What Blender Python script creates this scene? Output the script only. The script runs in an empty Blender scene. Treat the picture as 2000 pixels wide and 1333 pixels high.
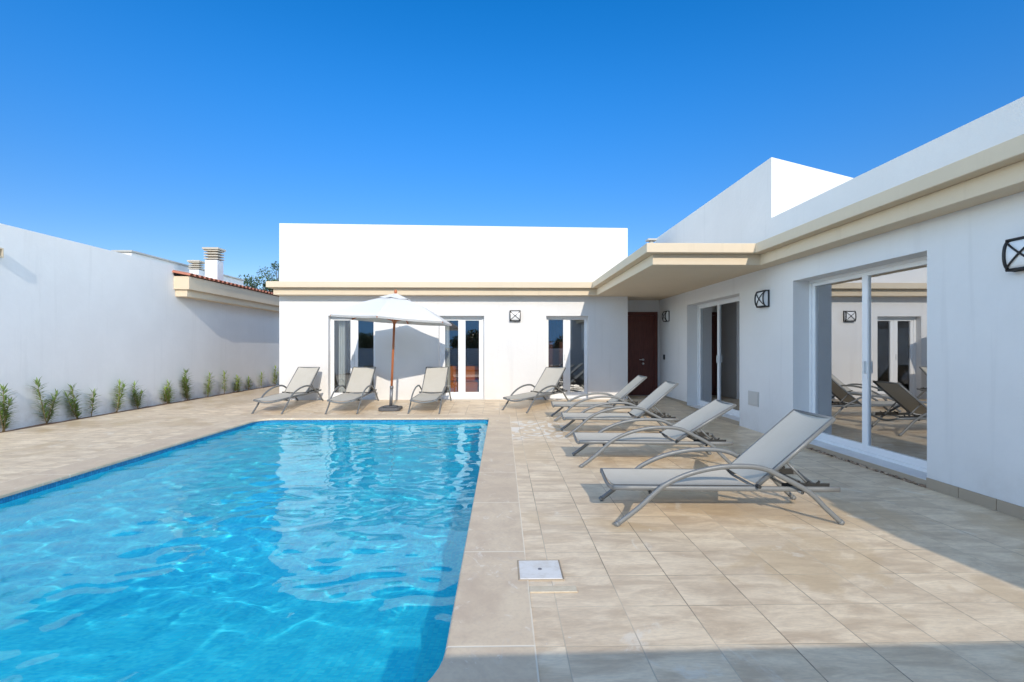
import bpy, bmesh, math, random
from mathutils import Vector, Matrix, noise

R = math.radians
# ------------------------------------------------------------------ camera, sky, sun
scene = bpy.context.scene
YAW = math.atan(19 / 973)
cam_d = bpy.data.cameras.new('camera')
cam = bpy.data.objects.new('camera', cam_d)
scene.collection.objects.link(cam)
cam.location = (0, 0, 1.3)
cam.rotation_euler = (R(90), 0, -YAW)
cam_d.sensor_width = 36
cam_d.lens = 36 * 973 / 2000
cam_d.shift_y = 0.006
cam_d.clip_start = 0.05
cam_d.clip_end = 3000
scene.camera = cam

SUN_EL, SUN_AZ = 26.3, 171.8          # azimuth clockwise from +Y
world = bpy.data.worlds.new("World")
scene.world = world
world.use_nodes = True
wn = world.node_tree
bg = wn.nodes['Background']
sky = wn.nodes.new('ShaderNodeTexSky')
sky.sky_type = 'NISHITA'
sky.sun_disc = False
sky.sun_elevation = R(SUN_EL)
sky.sun_rotation = R(SUN_AZ)
sky.air_density = 1.0
sky.dust_density = 0.2
sky.ozone_density = 2.5
hs = wn.nodes.new('ShaderNodeHueSaturation')
hs.inputs['Saturation'].default_value = 1.42
wn.links.new(sky.outputs[0], hs.inputs['Color'])
# sky graded by direction: deep blue ahead, sides brightened as added fill light
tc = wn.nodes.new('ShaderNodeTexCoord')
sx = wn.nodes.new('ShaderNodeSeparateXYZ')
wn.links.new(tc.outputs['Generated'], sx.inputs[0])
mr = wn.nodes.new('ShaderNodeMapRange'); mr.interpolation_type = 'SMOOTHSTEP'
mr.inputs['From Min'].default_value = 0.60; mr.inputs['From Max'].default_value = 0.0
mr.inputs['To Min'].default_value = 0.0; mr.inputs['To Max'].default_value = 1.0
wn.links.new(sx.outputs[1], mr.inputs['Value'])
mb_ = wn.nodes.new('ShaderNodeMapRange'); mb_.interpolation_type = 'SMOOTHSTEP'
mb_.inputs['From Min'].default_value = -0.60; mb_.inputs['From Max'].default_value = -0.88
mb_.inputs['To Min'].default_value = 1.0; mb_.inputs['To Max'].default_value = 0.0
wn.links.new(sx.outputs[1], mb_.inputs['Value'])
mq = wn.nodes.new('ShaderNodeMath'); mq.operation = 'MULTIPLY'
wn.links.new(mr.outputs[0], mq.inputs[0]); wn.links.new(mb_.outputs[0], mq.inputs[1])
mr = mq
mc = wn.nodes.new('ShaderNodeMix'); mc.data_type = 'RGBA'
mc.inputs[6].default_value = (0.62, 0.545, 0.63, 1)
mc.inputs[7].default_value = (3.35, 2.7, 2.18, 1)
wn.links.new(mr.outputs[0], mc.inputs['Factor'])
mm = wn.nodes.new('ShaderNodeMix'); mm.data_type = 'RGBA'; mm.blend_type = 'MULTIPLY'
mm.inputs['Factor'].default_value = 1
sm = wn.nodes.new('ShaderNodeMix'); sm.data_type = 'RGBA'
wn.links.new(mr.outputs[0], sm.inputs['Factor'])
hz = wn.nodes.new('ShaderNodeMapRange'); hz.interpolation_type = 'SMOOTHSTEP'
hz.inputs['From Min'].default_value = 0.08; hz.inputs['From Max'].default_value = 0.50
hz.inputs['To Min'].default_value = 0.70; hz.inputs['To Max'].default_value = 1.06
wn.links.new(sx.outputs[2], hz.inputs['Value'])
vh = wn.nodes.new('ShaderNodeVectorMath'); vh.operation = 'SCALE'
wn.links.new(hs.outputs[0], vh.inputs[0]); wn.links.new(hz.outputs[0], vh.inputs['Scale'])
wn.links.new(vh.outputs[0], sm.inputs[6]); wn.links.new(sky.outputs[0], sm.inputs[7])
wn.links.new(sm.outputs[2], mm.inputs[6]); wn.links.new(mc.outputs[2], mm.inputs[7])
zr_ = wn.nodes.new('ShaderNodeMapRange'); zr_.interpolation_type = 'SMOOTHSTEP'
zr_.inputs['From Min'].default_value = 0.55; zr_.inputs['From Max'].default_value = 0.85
zr_.inputs['To Min'].default_value = 1.0; zr_.inputs['To Max'].default_value = 0.35  # zenith dimmed to deepen the shade on the paving
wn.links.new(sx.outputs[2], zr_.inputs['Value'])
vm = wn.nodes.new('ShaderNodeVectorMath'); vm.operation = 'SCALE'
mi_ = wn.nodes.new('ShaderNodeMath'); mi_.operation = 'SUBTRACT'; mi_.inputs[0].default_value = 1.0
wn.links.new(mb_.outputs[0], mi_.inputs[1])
mz = wn.nodes.new('ShaderNodeMix'); mz.data_type = 'RGBA'; mz.inputs[7].default_value = (0.55, 1.35, 2.6, 1)  # flat blue put in behind the camera for the panes to mirror
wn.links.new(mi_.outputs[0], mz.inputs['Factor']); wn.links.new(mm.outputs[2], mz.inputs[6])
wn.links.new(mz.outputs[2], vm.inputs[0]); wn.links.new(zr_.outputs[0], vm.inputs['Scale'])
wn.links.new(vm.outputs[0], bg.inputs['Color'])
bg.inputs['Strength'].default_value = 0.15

sl = bpy.data.lights.new('sun', 'SUN')
sl.energy = 1.68
sl.angle = R(0.5)
sl.color = (1.0, 0.90, 0.76)
sun = bpy.data.objects.new('sun', sl)
scene.collection.objects.link(sun)
sun.rotation_euler = Vector((-0.145, 1, -0.5)).to_track_quat('-Z', 'Y').to_euler()
sl.cycles.is_caustics_light = True

scene.view_settings.view_transform = 'Standard'
scene.view_settings.look = 'None'
scene.view_settings.exposure = 1.08
scene.view_settings.gamma = 1

# ------------------------------------------------------------------ helpers
C = scene.collection
F = 973.0


def at(px, py, Y):
    """point of the photo (2000 px wide) on the plane y = Y"""
    x = Y * math.tan(math.atan((px - 1000) / F) + YAW)
    zc = x * math.sin(YAW) + Y * math.cos(YAW)
    return x, 1.3 - (py - 678.5) / F * zc


def tag(o, label=None, cat=None, group=None, kind=None):
    if label: o['label'] = label
    if cat: o['category'] = cat
    if group: o['group'] = group
    if kind: o['kind'] = kind
    return o


def empty(name, loc=(0, 0, 0), rot=(0, 0, 0)):
    o = bpy.data.objects.new(name, None)
    o.empty_display_size = 0.2
    C.objects.link(o)
    o.location = loc
    o.rotation_euler = rot
    return o


def copy_tree(o, parent=None):
    c = o.copy()
    C.objects.link(c)
    c.parent = parent
    for ch in list(o.children):
        copy_tree(ch, c)
    return c


class MB:
    def __init__(s):
        s.v = []; s.f = []; s.sm = []

    def add(s, vs, fs, smooth=False):
        b = len(s.v)
        s.v += [tuple(p) for p in vs]
        s.f += [tuple(i + b for i in f) for f in fs]
        s.sm += [smooth] * len(fs)
        return s

    def box(s, x0, y0, z0, x1, y1, z1):
        vs = [(x0, y0, z0), (x1, y0, z0), (x1, y1, z0), (x0, y1, z0), (x0, y0, z1), (x1, y0, z1), (x1, y1, z1), (x0, y1, z1)]
        return s.add(vs, [(3, 2, 1, 0), (4, 5, 6, 7), (0, 1, 5, 4), (1, 2, 6, 5), (2, 3, 7, 6), (3, 0, 4, 7)])

    def bar(s, a, b, w, h, up=(0, 0, 1)):
        a = Vector(a); b = Vector(b)
        d = (b - a).normalized(); u = Vector(up)
        side = d.cross(u)
        if side.length < 1e-4: side = d.cross(Vector((0, 1, 0)))
        side.normalize(); u = side.cross(d)
        vs = []
        for p in (a, b):
            for i, j in ((-1, -1), (1, -1), (1, 1), (-1, 1)):
                vs.append(p + side * (i * w / 2) + u * (j * h / 2))
        return s.add(vs, [(3, 2, 1, 0), (4, 5, 6, 7), (0, 1, 5, 4), (1, 2, 6, 5), (2, 3, 7, 6), (3, 0, 4, 7)])

    def tube(s, pts, rx, ry=None, n=10, caps=True, up=(0, 1, 0)):
        """sweep an ellipse: ry along 'up', rx across"""
        pts = [Vector(p) for p in pts]
        m = len(pts)
        if not isinstance(rx, (list, tuple)): rx = [rx] * m
        if ry is None: ry = rx
        if not isinstance(ry, (list, tuple)): ry = [ry] * m
        vs = []
        for i, p in enumerate(pts):
            t = (pts[min(i + 1, m - 1)] - pts[max(i - 1, 0)]).normalized()
            u = Vector(up)
            a = t.cross(u)
            if a.length < 1e-3: a = t.cross(Vector((1, 0, 0)))
            a.normalize(); u = a.cross(t)
            for k in range(n):
                th = 2 * math.pi * k / n
                vs.append(p + a * (rx[i] * math.cos(th)) + u * (ry[i] * math.sin(th)))
        fs = []
        for i in range(m - 1):
            for k in range(n):
                k2 = (k + 1) % n
                fs.append((i * n + k, i * n + k2, (i + 1) * n + k2, (i + 1) * n + k))
        s.add(vs, fs, True)
        if caps:
            b = len(s.v) - len(vs)
            s.f.append(tuple(b + k for k in range(n))[::-1]); s.sm.append(False)
            s.f.append(tuple(b + (m - 1) * n + k for k in range(n))); s.sm.append(False)
        return s

    def prism(s, poly, z0, z1):
        n = len(poly)
        vs = [(x, y, z0) for x, y in poly] + [(x, y, z1) for x, y in poly]
        fs = [tuple(range(n))[::-1], tuple(range(n, 2 * n))]
        for i in range(n):
            j = (i + 1) % n
            fs.append((i, j, n + j, n + i))
        return s.add(vs, fs)

    def build(s, name, mat, parent=None, bevel=0, smooth=None):
        me = bpy.data.meshes.new(name)
        me.from_pydata(s.v, [], s.f)
        me.polygons.foreach_set('use_smooth', s.sm if smooth is None else [smooth] * len(s.f))
        me.update()
        bm = bmesh.new(); bm.from_mesh(me)
        bmesh.ops.recalc_face_normals(bm, faces=bm.faces[:]) if bevel or smooth is None else None
        bm.to_mesh(me); bm.free()
        me.materials.append(mat)
        o = bpy.data.objects.new(name, me)
        C.objects.link(o)
        if parent: o.parent = parent
        if bevel:
            md = o.modifiers.new('bevel', 'BEVEL')
            md.width = bevel; md.segments = 2; md.limit_method = 'ANGLE'; md.angle_limit = R(40)
        return o


def wall_cells(us, zs, opens, conv, th):
    """clean wall slab with openings. conv(u, t, z) -> xyz with t = 0 outer face, t = th inner face"""
    mb = MB(); idx = {}

    def vid(i, j, k):
        key = (i, j, k)
        if key not in idx:
            idx[key] = len(mb.v); mb.v.append(tuple(conv(us[i], k * th, zs[j])))
        return idx[key]

    def solid(i, j):
        if i < 0 or j < 0 or i >= len(us) - 1 or j >= len(zs) - 1: return False
        u = (us[i] + us[i + 1]) / 2; z = (zs[j] + zs[j + 1]) / 2
        return not any(a < u < b and c < z < d for a, b, c, d in opens)
    for i in range(len(us) - 1):
        for j in range(len(zs) - 1):
            if not solid(i, j): continue
            for k in (0, 1):
                mb.f.append((vid(i, j, k), vid(i + 1, j, k), vid(i + 1, j + 1, k), vid(i, j + 1, k)))
            for di, dj, a, b in ((-1, 0, (i, j), (i, j + 1)), (1, 0, (i + 1, j), (i + 1, j + 1)), (0, -1, (i, j), (i + 1, j)), (0, 1, (i, j + 1), (i + 1, j + 1))):
                if not solid(i + di, j + dj):
                    mb.f.append((vid(*a, 0), vid(*b, 0), vid(*b, 1), vid(*a, 1)))
    mb.sm = [False] * len(mb.f)
    return mb


def sstep(t):
    t = max(0, min(1, t)); return t * t * (3 - 2 * t)


def floorz(x, y):
    return 0.09 * sstep((y - 9.35) / 2.0) * sstep((x + 7.2) / 2.0)


# ------------------------------------------------------------------ materials
def mat(name, base=(0.8, 0.8, 0.8), rough=0.5, metal=0.0, spec=0.5):
    m = bpy.data.materials.new(name); m.use_nodes = True
    p = m.node_tree.nodes['Principled BSDF']
    p.inputs['Base Color'].default_value = (*base, 1)
    p.inputs['Roughness'].default_value = rough
    p.inputs['Metallic'].default_value = metal
    p.inputs['Specular IOR Level'].default_value = spec
    return m


class N:
    def __init__(s, m):
        s.t = m.node_tree; s.p = s.t.nodes['Principled BSDF']
        s.co = s.new('ShaderNodeTexCoord').outputs['Object']
        s.geo = s.new('ShaderNodeNewGeometry').outputs['Position']

    def new(s, k): return s.t.nodes.new(k)

    def set(s, sock, val):
        if hasattr(val, 'is_output') or isinstance(val, bpy.types.NodeSocket): s.t.links.new(val, sock)
        elif isinstance(val, (tuple, list)) and len(val) == 3 and sock.type == 'RGBA': sock.default_value = (*val, 1)
        else: sock.default_value = val

    def noise(s, scale, detail=4, rough=0.55, vec=None, dist=0.0):
        n = s.new('ShaderNodeTexNoise'); s.set(n.inputs['Vector'], vec if vec is not None else s.geo)
        n.inputs['Scale'].default_value = scale; n.inputs['Detail'].default_value = detail
        n.inputs['Roughness'].default_value = rough; n.inputs['Distortion'].default_value = dist
        return n.outputs['Fac']

    def vor(s, scale, feature='F1', vec=None, out='Distance'):
        n = s.new('ShaderNodeTexVoronoi'); n.feature = feature
        s.set(n.inputs['Vector'], vec if vec is not None else s.geo); n.inputs['Scale'].default_value = scale
        return n.outputs[out]

    def math(s, op, a, b=0.0, c=None):
        n = s.new('ShaderNodeMath'); n.operation = op
        s.set(n.inputs[0], a); s.set(n.inputs[1], b)
        if c is not None: s.set(n.inputs[2], c)
        return n.outputs[0]

    def ramp(s, fac, a, b, lo=0.0, hi=1.0):
        n = s.new('ShaderNodeMapRange'); n.interpolation_type = 'SMOOTHSTEP'
        s.set(n.inputs['Value'], fac); n.inputs['From Min'].default_value = a; n.inputs['From Max'].default_value = b
        n.inputs['To Min'].default_value = lo; n.inputs['To Max'].default_value = hi
        return n.outputs['Result']

    def mix(s, fac, a, b, blend='MIX'):
        n = s.new('ShaderNodeMix'); n.data_type = 'RGBA'; n.blend_type = blend
        s.set(n.inputs['Factor'], fac); s.set(n.inputs[6], a); s.set(n.inputs[7], b)
        return n.outputs[2]

    def scale(s, vec, xyz):
        n = s.new('ShaderNodeVectorMath'); n.operation = 'MULTIPLY'
        s.set(n.inputs[0], vec); n.inputs[1].default_value = xyz
        return n.outputs[0]

    def sep(s, vec):
        n = s.new('ShaderNodeSeparateXYZ'); s.set(n.inputs[0], vec); return n.outputs

    def comb(s, x, y, z=0.0):
        n = s.new('ShaderNodeCombineXYZ')
        s.set(n.inputs[0], x); s.set(n.inputs[1], y); s.set(n.inputs[2], z); return n.outputs[0]

    def wn(s, vec):
        n = s.new('ShaderNodeTexWhiteNoise'); n.noise_dimensions = '3D'; s.set(n.inputs['Vector'], vec); return n.outputs

    def bump(s, h, strength=0.3, dist=0.01):
        n = s.new('ShaderNodeBump'); s.set(n.inputs['Height'], h)
        n.inputs['Strength'].default_value = strength; n.inputs['Distance'].default_value = dist
        s.set(s.p.inputs['Normal'], n.outputs[0]); return n

    def color(s, c): s.set(s.p.inputs['Base Color'], c)
    def rough(s, c): s.set(s.p.inputs['Roughness'], c)


def stucco(name, base, dirt=0.0):
    m = mat(name, base, 0.85, spec=0.2); n = N(m)
    big = n.noise(0.9, 5, 0.6); mid = n.noise(5, 4)
    c = n.mix(n.ramp(big, 0.3, 0.7), tuple(b * 0.945 for b in base), base)
    c = n.mix(n.ramp(mid, 0.35, 0.75, 0, 0.5), c, tuple(b * 0.96 for b in base))
    if dirt:
        z = n.sep(n.geo)[2]
        low = n.ramp(z, 0.0, 0.55, 1, 0)
        st = n.math('MULTIPLY', low, n.ramp(n.noise(3.0, 6, 0.7), 0.35, 0.75))
        c = n.mix(n.math('MULTIPLY', st, dirt), c, (0.42, 0.36, 0.3))
    stk = n.noise(3.0, 5, 0.6, vec=n.scale(n.geo, (2.2, 2.2, 0.12)))
    c = n.mix(n.ramp(stk, 0.56, 0.74, 0, 0.5), c, tuple(b * 0.88 for b in base))
    n.color(c)
    h = n.math('ADD', n.math('MULTIPLY', n.noise(90, 3), 0.4), n.noise(14, 4))
    n.bump(h, 0.22, 0.014)
    return m


M = {}
M['wall'] = stucco('white_stucco', (0.735, 0.73, 0.725), 0.22)
M['wall2'] = stucco('grey_white_stucco', (0.76, 0.755, 0.75), 0.5)
M['beige'] = stucco('beige_render', (0.68, 0.57, 0.425))
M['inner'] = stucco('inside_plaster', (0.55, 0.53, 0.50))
M['upvc'] = mat('white_frame', (0.80, 0.81, 0.82), 0.35)
M['coping_metal'] = mat('grey_coping', (0.45, 0.45, 0.43), 0.6)


def floor_tiles():
    m = mat('beige_stone_tile', (0.5, 0.45, 0.38), 0.5); n = N(m)
    X, Y, Z = n.sep(n.geo)
    T = 0.33
    gx = n.math('DIVIDE', n.math('SUBTRACT', X, 0.275), T); gy = n.math('DIVIDE', n.math('SUBTRACT', Y, 2.159), T)
    cx = n.math('FLOOR', gx); cy = n.math('FLOOR', gy)
    # distance to the joints, wobbling a little
    dx = n.math('ABSOLUTE', n.math('SUBTRACT', n.math('FRACT', gx), 0.5))
    dy = n.math('ABSOLUTE', n.math('SUBTRACT', n.math('FRACT', gy), 0.5))
    jx = n.ramp(dx, 0.488, 0.4975); jy = n.ramp(dy, 0.489, 0.498)
    cell = n.comb(cx, cy)
    w = n.wn(cell)
    off = n.new('ShaderNodeVectorMath'); off.operation = 'MULTIPLY_ADD'
    n.set(off.inputs[0], w[1]); off.inputs[1].default_value = (7, 7, 7); n.set(off.inputs[2], n.geo)
    tv = off.outputs[0]
    cloud = n.noise(2.9, 8, 0.68, vec=n.scale(tv, (0.8, 2.4, 1)), dist=0.6)
    c = n.mix(n.ramp(cloud, 0.32, 0.68), (0.62, 0.47, 0.315), (0.94, 0.775, 0.555))
    fine = n.noise(42, 5, 0.6, vec=n.scale(tv, (0.6, 2.2, 1)))
    c = n.mix(n.ramp(fine, 0.35, 0.75, 0, 0.35), c, (0.50, 0.41, 0.31))
    c = n.mix(n.math('MULTIPLY', w[0], 0.14), c, (0.52, 0.43, 0.33))
    # damp yellowish stain shapes and pale lime marks
    big = n.noise(0.75, 6, 0.6, dist=0.8)
    c = n.mix(n.ramp(big, 0.52, 0.565, 0, 0.5), c, (0.60, 0.43, 0.24))
    lime = n.noise(1.5, 8, 0.7, vec=n.scale(n.geo, (1.2, 1, 1)), dist=1.2)
    c = n.mix(n.ramp(lime, 0.60, 0.66, 0, 0.45), c, (0.84, 0.78, 0.68))
    bxm = n.math('MULTIPLY', n.ramp(n.math('ABSOLUTE', n.math('SUBTRACT', X, 0.55)), 0.35, 0.6, 1, 0), n.ramp(n.math('ABSOLUTE', n.math('SUBTRACT', Y, 7.9)), 0.6, 1.1, 1, 0))
    splash = n.noise(2.3, 3, 0.5, vec=n.scale(n.geo, (1.6, 1, 1)), dist=1.5)
    c = n.mix(n.math('MULTIPLY', bxm, n.ramp(splash, 0.50, 0.53, 0, 0.75)), c, (0.90, 0.86, 0.80))
    spk = n.noise(26, 3, 0.5, dist=1.0)
    c = n.mix(n.ramp(spk, 0.73, 0.76, 0, 0.7), c, (0.78, 0.74, 0.68))
    # joints: some dark, some pale with dried grout
    jn = n.noise(0.9, 3, vec=n.scale(n.geo, (1.3, 0.5, 1)))
    jc = n.mix(n.ramp(jn, 0.42, 0.55), (0.20, 0.145, 0.10), (0.58, 0.49, 0.37))
    jm = n.math('MAXIMUM', n.math('MULTIPLY', jx, 0.95), n.math('MULTIPLY', jy, 0.75))
    brk = n.ramp(n.noise(6, 3), 0.3, 0.5, 0.45, 1)
    jm = n.math('MULTIPLY', jm, brk)
    c = n.mix(jm, c, jc)
    n.color(c)
    n.rough(n.math('ADD', n.ramp(big, 0.45, 0.6, 0.42, 0.27), n.math('MULTIPLY', fine, 0.16)))
    tilt = n.math('MULTIPLY', n.math('SUBTRACT', w[0], 0.5), 0.0)
    h = n.math('SUBTRACT', n.math('ADD', n.math('MULTIPLY', cloud, 0.5), n.math('MULTIPLY', fine, 0.3)), n.math('MULTIPLY', jm, 1.2))
    n.bump(h, 0.35, 0.004)
    return m


def coping_mat():
    m = mat('pinkish_coping_stone', (0.5, 0.42, 0.34), 0.55); n = N(m)
    X, Y, Z = n.sep(n.geo)
    gy = n.math('SUBTRACT', Y, 0.16)
    dy = n.math('ABSOLUTE', n.math('SUBTRACT', n.math('FRACT', gy), 0.5))
    jy = n.ramp(dy, 0.4925, 0.497)
    inx = n.math('MULTIPLY', n.math('GREATER_THAN', X, -0.26), 1.0)
    inl = n.math('MULTIPLY', n.math('LESS_THAN', X, -4.39), 1.0)
    jy = n.math('MULTIPLY', jy, n.math('MAXIMUM', inx, inl))
    cl = n.noise(3.2, 7, 0.65, dist=0.7)
    c = n.mix(n.ramp(cl, 0.3, 0.7), (0.62, 0.48, 0.34), (0.78, 0.64, 0.46))
    f = n.noise(50, 4)
    c = n.mix(n.ramp(f, 0.4, 0.8, 0, 0.3), c, (0.50, 0.39, 0.30))
    lime = n.noise(4.0, 9, 0.75, dist=2.0)
    c = n.mix(n.ramp(lime, 0.58, 0.63, 0, 0.6), c, (0.86, 0.79, 0.69))
    ln = n.math('ABSOLUTE', n.math('SUBTRACT', n.noise(2.2, 4, 0.6, dist=1.0), 0.5))
    c = n.mix(n.ramp(ln, 0.0, 0.006, 0.35, 0), c, (0.66, 0.58, 0.50))
    bd = n.math('MAXIMUM', n.ramp(X, PX1 + CW - .009, PX1 + CW - .005), n.math('MAXIMUM', n.ramp(X, PX0 - CW + .009, PX0 - CW + .005), n.ramp(Y, PY1 + CW - .009, PY1 + CW - .005)))
    jy = n.math('MAXIMUM', jy, n.math('MULTIPLY', bd, n.ramp(n.noise(4, 3), .3, .6, .35, 1)))
    wc = n.wn(n.comb(0.0, n.math('FLOOR', gy)))[0]
    c = n.mix(n.math('MULTIPLY', wc, 0.25), c, (0.50, 0.37, 0.26))
    c = n.mix(n.math('MULTIPLY', jy, 0.85), c, (0.86, 0.78, 0.64))
    n.color(c)
    n.rough(n.ramp(cl, 0.3, 0.7, 0.5, 0.62))
    n.bump(n.math('SUBTRACT', n.math('ADD', n.math('MULTIPLY', cl, 0.5), n.math('MULTIPLY', f, 0.3)), jy), 0.3, 0.003)
    return m


def mosaic():
    m = mat('blue_pool_mosaic', (0.03, 0.4, 0.75), 0.3); n = N(m)
    T = 0.026
    v = n.scale(n.geo, (1 / T, 1 / T, 1 / T))
    X, Y, Z = n.sep(v)
    d = []
    for a in (X, Y, Z):
        d.append(n.math('ABSOLUTE', n.math('SUBTRACT', n.math('FRACT', n.math('ADD', a, 0.013)), 0.5)))
    # joints lie in the plane of the face: ignore the axis the face looks along
    g = n.new('ShaderNodeNewGeometry').outputs['Normal']
    nx, ny, nz = n.sep(g)
    jm = 0.0
    for a, c_ in zip(d, (nx, ny, nz)):
        k = n.math('MULTIPLY', n.ramp(a, 0.43, 0.47), n.math('LESS_THAN', n.math('ABSOLUTE', c_), 0.7))
        jm = k if jm == 0.0 else n.math('MAXIMUM', jm, k)
    fl = n.new('ShaderNodeVectorMath'); fl.operation = 'FLOOR'; n.set(fl.inputs[0], v)
    w = n.wn(fl.outputs[0])
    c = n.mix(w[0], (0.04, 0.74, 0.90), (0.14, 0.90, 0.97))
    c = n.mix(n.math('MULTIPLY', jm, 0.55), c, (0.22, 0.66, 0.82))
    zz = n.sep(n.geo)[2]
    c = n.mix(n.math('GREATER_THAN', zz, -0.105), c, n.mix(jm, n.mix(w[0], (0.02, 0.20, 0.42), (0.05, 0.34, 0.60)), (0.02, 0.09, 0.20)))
    n.color(c)
    return m


PX0, PX1, PY0, PY1, CW = -4.40, -0.245, 1.72, 9.16, 0.39
M['tiles'] = floor_tiles()
M['coping'] = coping_mat()
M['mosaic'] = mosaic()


def water_mat():
    m = mat('pool_water'); t = m.node_tree; n = N(m)
    out = t.nodes['Material Output']
    g = n.new('ShaderNodeBsdfGlass')
    g.inputs['Color'].default_value = (0.72, 0.97, 1.0, 1); g.inputs['Roughness'].default_value = 0.0
    g.inputs['IOR'].default_value = 1.333
    t.links.new(g.outputs[0], out.inputs['Surface'])
    t.nodes.remove(t.nodes['Principled BSDF'])
    return m


def glass_mat(name, tint=(0.75, 0.82, 0.84), ior=1.9):
    m = mat(name); t = m.node_tree
    out = t.nodes['Material Output']
    tr = t.nodes.new('ShaderNodeBsdfTransparent'); tr.inputs['Color'].default_value = (*tint, 1)
    gl = t.nodes.new('ShaderNodeBsdfGlossy'); gl.inputs['Roughness'].default_value = 0.003
    gl.inputs['Color'].default_value = (0.95, 0.97, 1, 1)
    fr = t.nodes.new('ShaderNodeFresnel'); fr.inputs['IOR'].default_value = ior
    mx = t.nodes.new('ShaderNodeMixShader')
    t.links.new(fr.outputs[0], mx.inputs[0]); t.links.new(tr.outputs[0], mx.inputs[1]); t.links.new(gl.outputs[0], mx.inputs[2])
    t.links.new(mx.outputs[0], out.inputs['Surface'])
    t.nodes.remove(t.nodes['Principled BSDF'])
    return m


M['water'] = water_mat()
M['glass'] = glass_mat('window_glass', (0.94, 0.96, 0.97), 2.15)
M['wing_glass'] = glass_mat('wing_window_glass', (0.92, 0.95, 0.96), 6.0)


def soil():
    m = mat('brown_soil', (0.2, 0.12, 0.08), 0.95); n = N(m)
    c = n.mix(n.noise(20, 5), (0.10, 0.06, 0.04), (0.32, 0.20, 0.13)); n.color(c); n.bump(n.noise(35, 5), 0.8, 0.02); return m


def ground():
    m = mat('dry_ground', (0.3, 0.25, 0.18), 0.95); n = N(m)
    c = n.mix(n.noise(0.3, 6), (0.07, 0.075, 0.045), (0.15, 0.13, 0.10)); n.color(c); return m


def fabric():
    m = mat('grey_sling_fabric', (0.47, 0.46, 0.41), 0.8, spec=0.2); n = N(m)
    v = n.scale(n.co, (420, 420, 420))
    X, Y, Z = n.sep(v)
    wv = n.math('MULTIPLY', n.math('SINE', X), n.math('SINE', Y))
    c = n.mix(n.ramp(wv, -0.6, 0.6), (0.47, 0.445, 0.39), (0.56, 0.53, 0.47))
    c = n.mix(n.ramp(n.noise(6, 4, vec=n.co), 0.35, 0.75, 0, 0.25), c, (0.44, 0.41, 0.34))
    n.color(c); return m


def paint(name, base, rough=0.35, metal=0.6):
    m = mat(name, base, rough, metal); n = N(m)
    n.rough(n.ramp(n.noise(18, 4, vec=n.co), 0.3, 0.7, rough - 0.06, rough + 0.1))
    c = n.mix(n.ramp(n.noise(30, 3, vec=n.co), 0.4, 0.8, 0, 0.3), base, tuple(b * 0.75 for b in base)); n.color(c)
    return m


def wood(name, a, b, sc=1.0, rough=0.45):
    m = mat(name, a, rough); n = N(m)
    g = n.noise(6 * sc, 6, 0.6, vec=n.scale(n.co, (9, 9, 0.7)))
    n.color(n.mix(n.ramp(g, 0.3, 0.7), a, b)); n.bump(g, 0.15, 0.003); return m


def leaf(name, a, b):
    m = mat(name, a, 0.5); n = N(m)
    n.color(n.mix(n.noise(14, 3), a, b))
    n.p.inputs['Subsurface Weight'].default_value = 0.0
    return m


M['soil'] = soil(); M['ground'] = ground(); M['fabric'] = fabric()
M['frame'] = paint('grey_lounger_frame', (0.185, 0.195, 0.20), 0.42, 0.15)
M['dark'] = mat('black_iron', (0.015, 0.015, 0.017), 0.5)
M['rubber'] = mat('black_rubber', (0.02, 0.02, 0.02), 0.7)
M['door'] = wood('dark_red_door', (0.085, 0.017, 0.010), (0.14, 0.032, 0.020))
M['pole'] = wood('varnished_wood', (0.42, 0.11, 0.04), (0.56, 0.19, 0.07), 1.0, 0.35)
M['canvas'] = mat('white_canvas', (0.70, 0.69, 0.67), 0.8, spec=0.1)
M['base'] = paint('grey_parasol_base', (0.10, 0.10, 0.105), 0.6, 0.0)
M['steel'] = mat('steel', (0.6, 0.6, 0.6), 0.3, 1.0)
M['tube'] = paint('grey_base_tube', (0.22, 0.22, 0.23), 0.4, 0.5)
M['opal'] = mat('opal_lamp_glass', (0.78, 0.79, 0.80), 0.25)
M['terra'] = mat('terracotta', (0.48, 0.17, 0.10), 0.8)
n_ = N(M['terra']); n_.color(n_.mix(n_.noise(12, 4), (0.36, 0.12, 0.08), (0.60, 0.26, 0.17)))
M['cap'] = stucco('chimney_cap', (0.55, 0.50, 0.42))
M['curtain'] = mat('white_curtain', (0.80, 0.82, 0.80), 0.9, spec=0.1)
M['curtain2'] = mat('beige_curtain', (0.76, 0.66, 0.42), 0.9, spec=0.1)
M['orange'] = mat('orange_fabric', (0.85, 0.26, 0.05), 0.9, spec=0.1)
M['brown'] = wood('brown_wardrobe', (0.13, 0.035, 0.018), (0.20, 0.06, 0.03))
M['white'] = mat('white_plastic', (0.72, 0.73, 0.73), 0.45)
M['oleander'] = leaf('oleander_leaf', (0.10, 0.17, 0.035), (0.24, 0.34, 0.08))
M['oleander2'] = leaf('pale_oleander_leaf', (0.17, 0.27, 0.04), (0.34, 0.45, 0.10))
M['twig'] = mat('twig', (0.16, 0.12, 0.06), 0.8)
M['bark'] = mat('bark', (0.10, 0.075, 0.05), 0.9)
M['treeleaf'] = leaf('tree_leaf', (0.03, 0.06, 0.018), (0.08, 0.13, 0.04))
M['sillstone'] = stucco('threshold_stone', (0.40, 0.33, 0.25))


def mortar():
    m = mat('rough_mortar', (0.45, 0.35, 0.26), 0.95); n = N(m)
    n.color(n.mix(n.ramp(n.noise(16, 5), 0.35, 0.65), (0.22, 0.14, 0.09), (0.56, 0.44, 0.33))); n.bump(n.noise(30, 5), 1.0, 0.02); return m


M['mortar'] = mortar()

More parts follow.
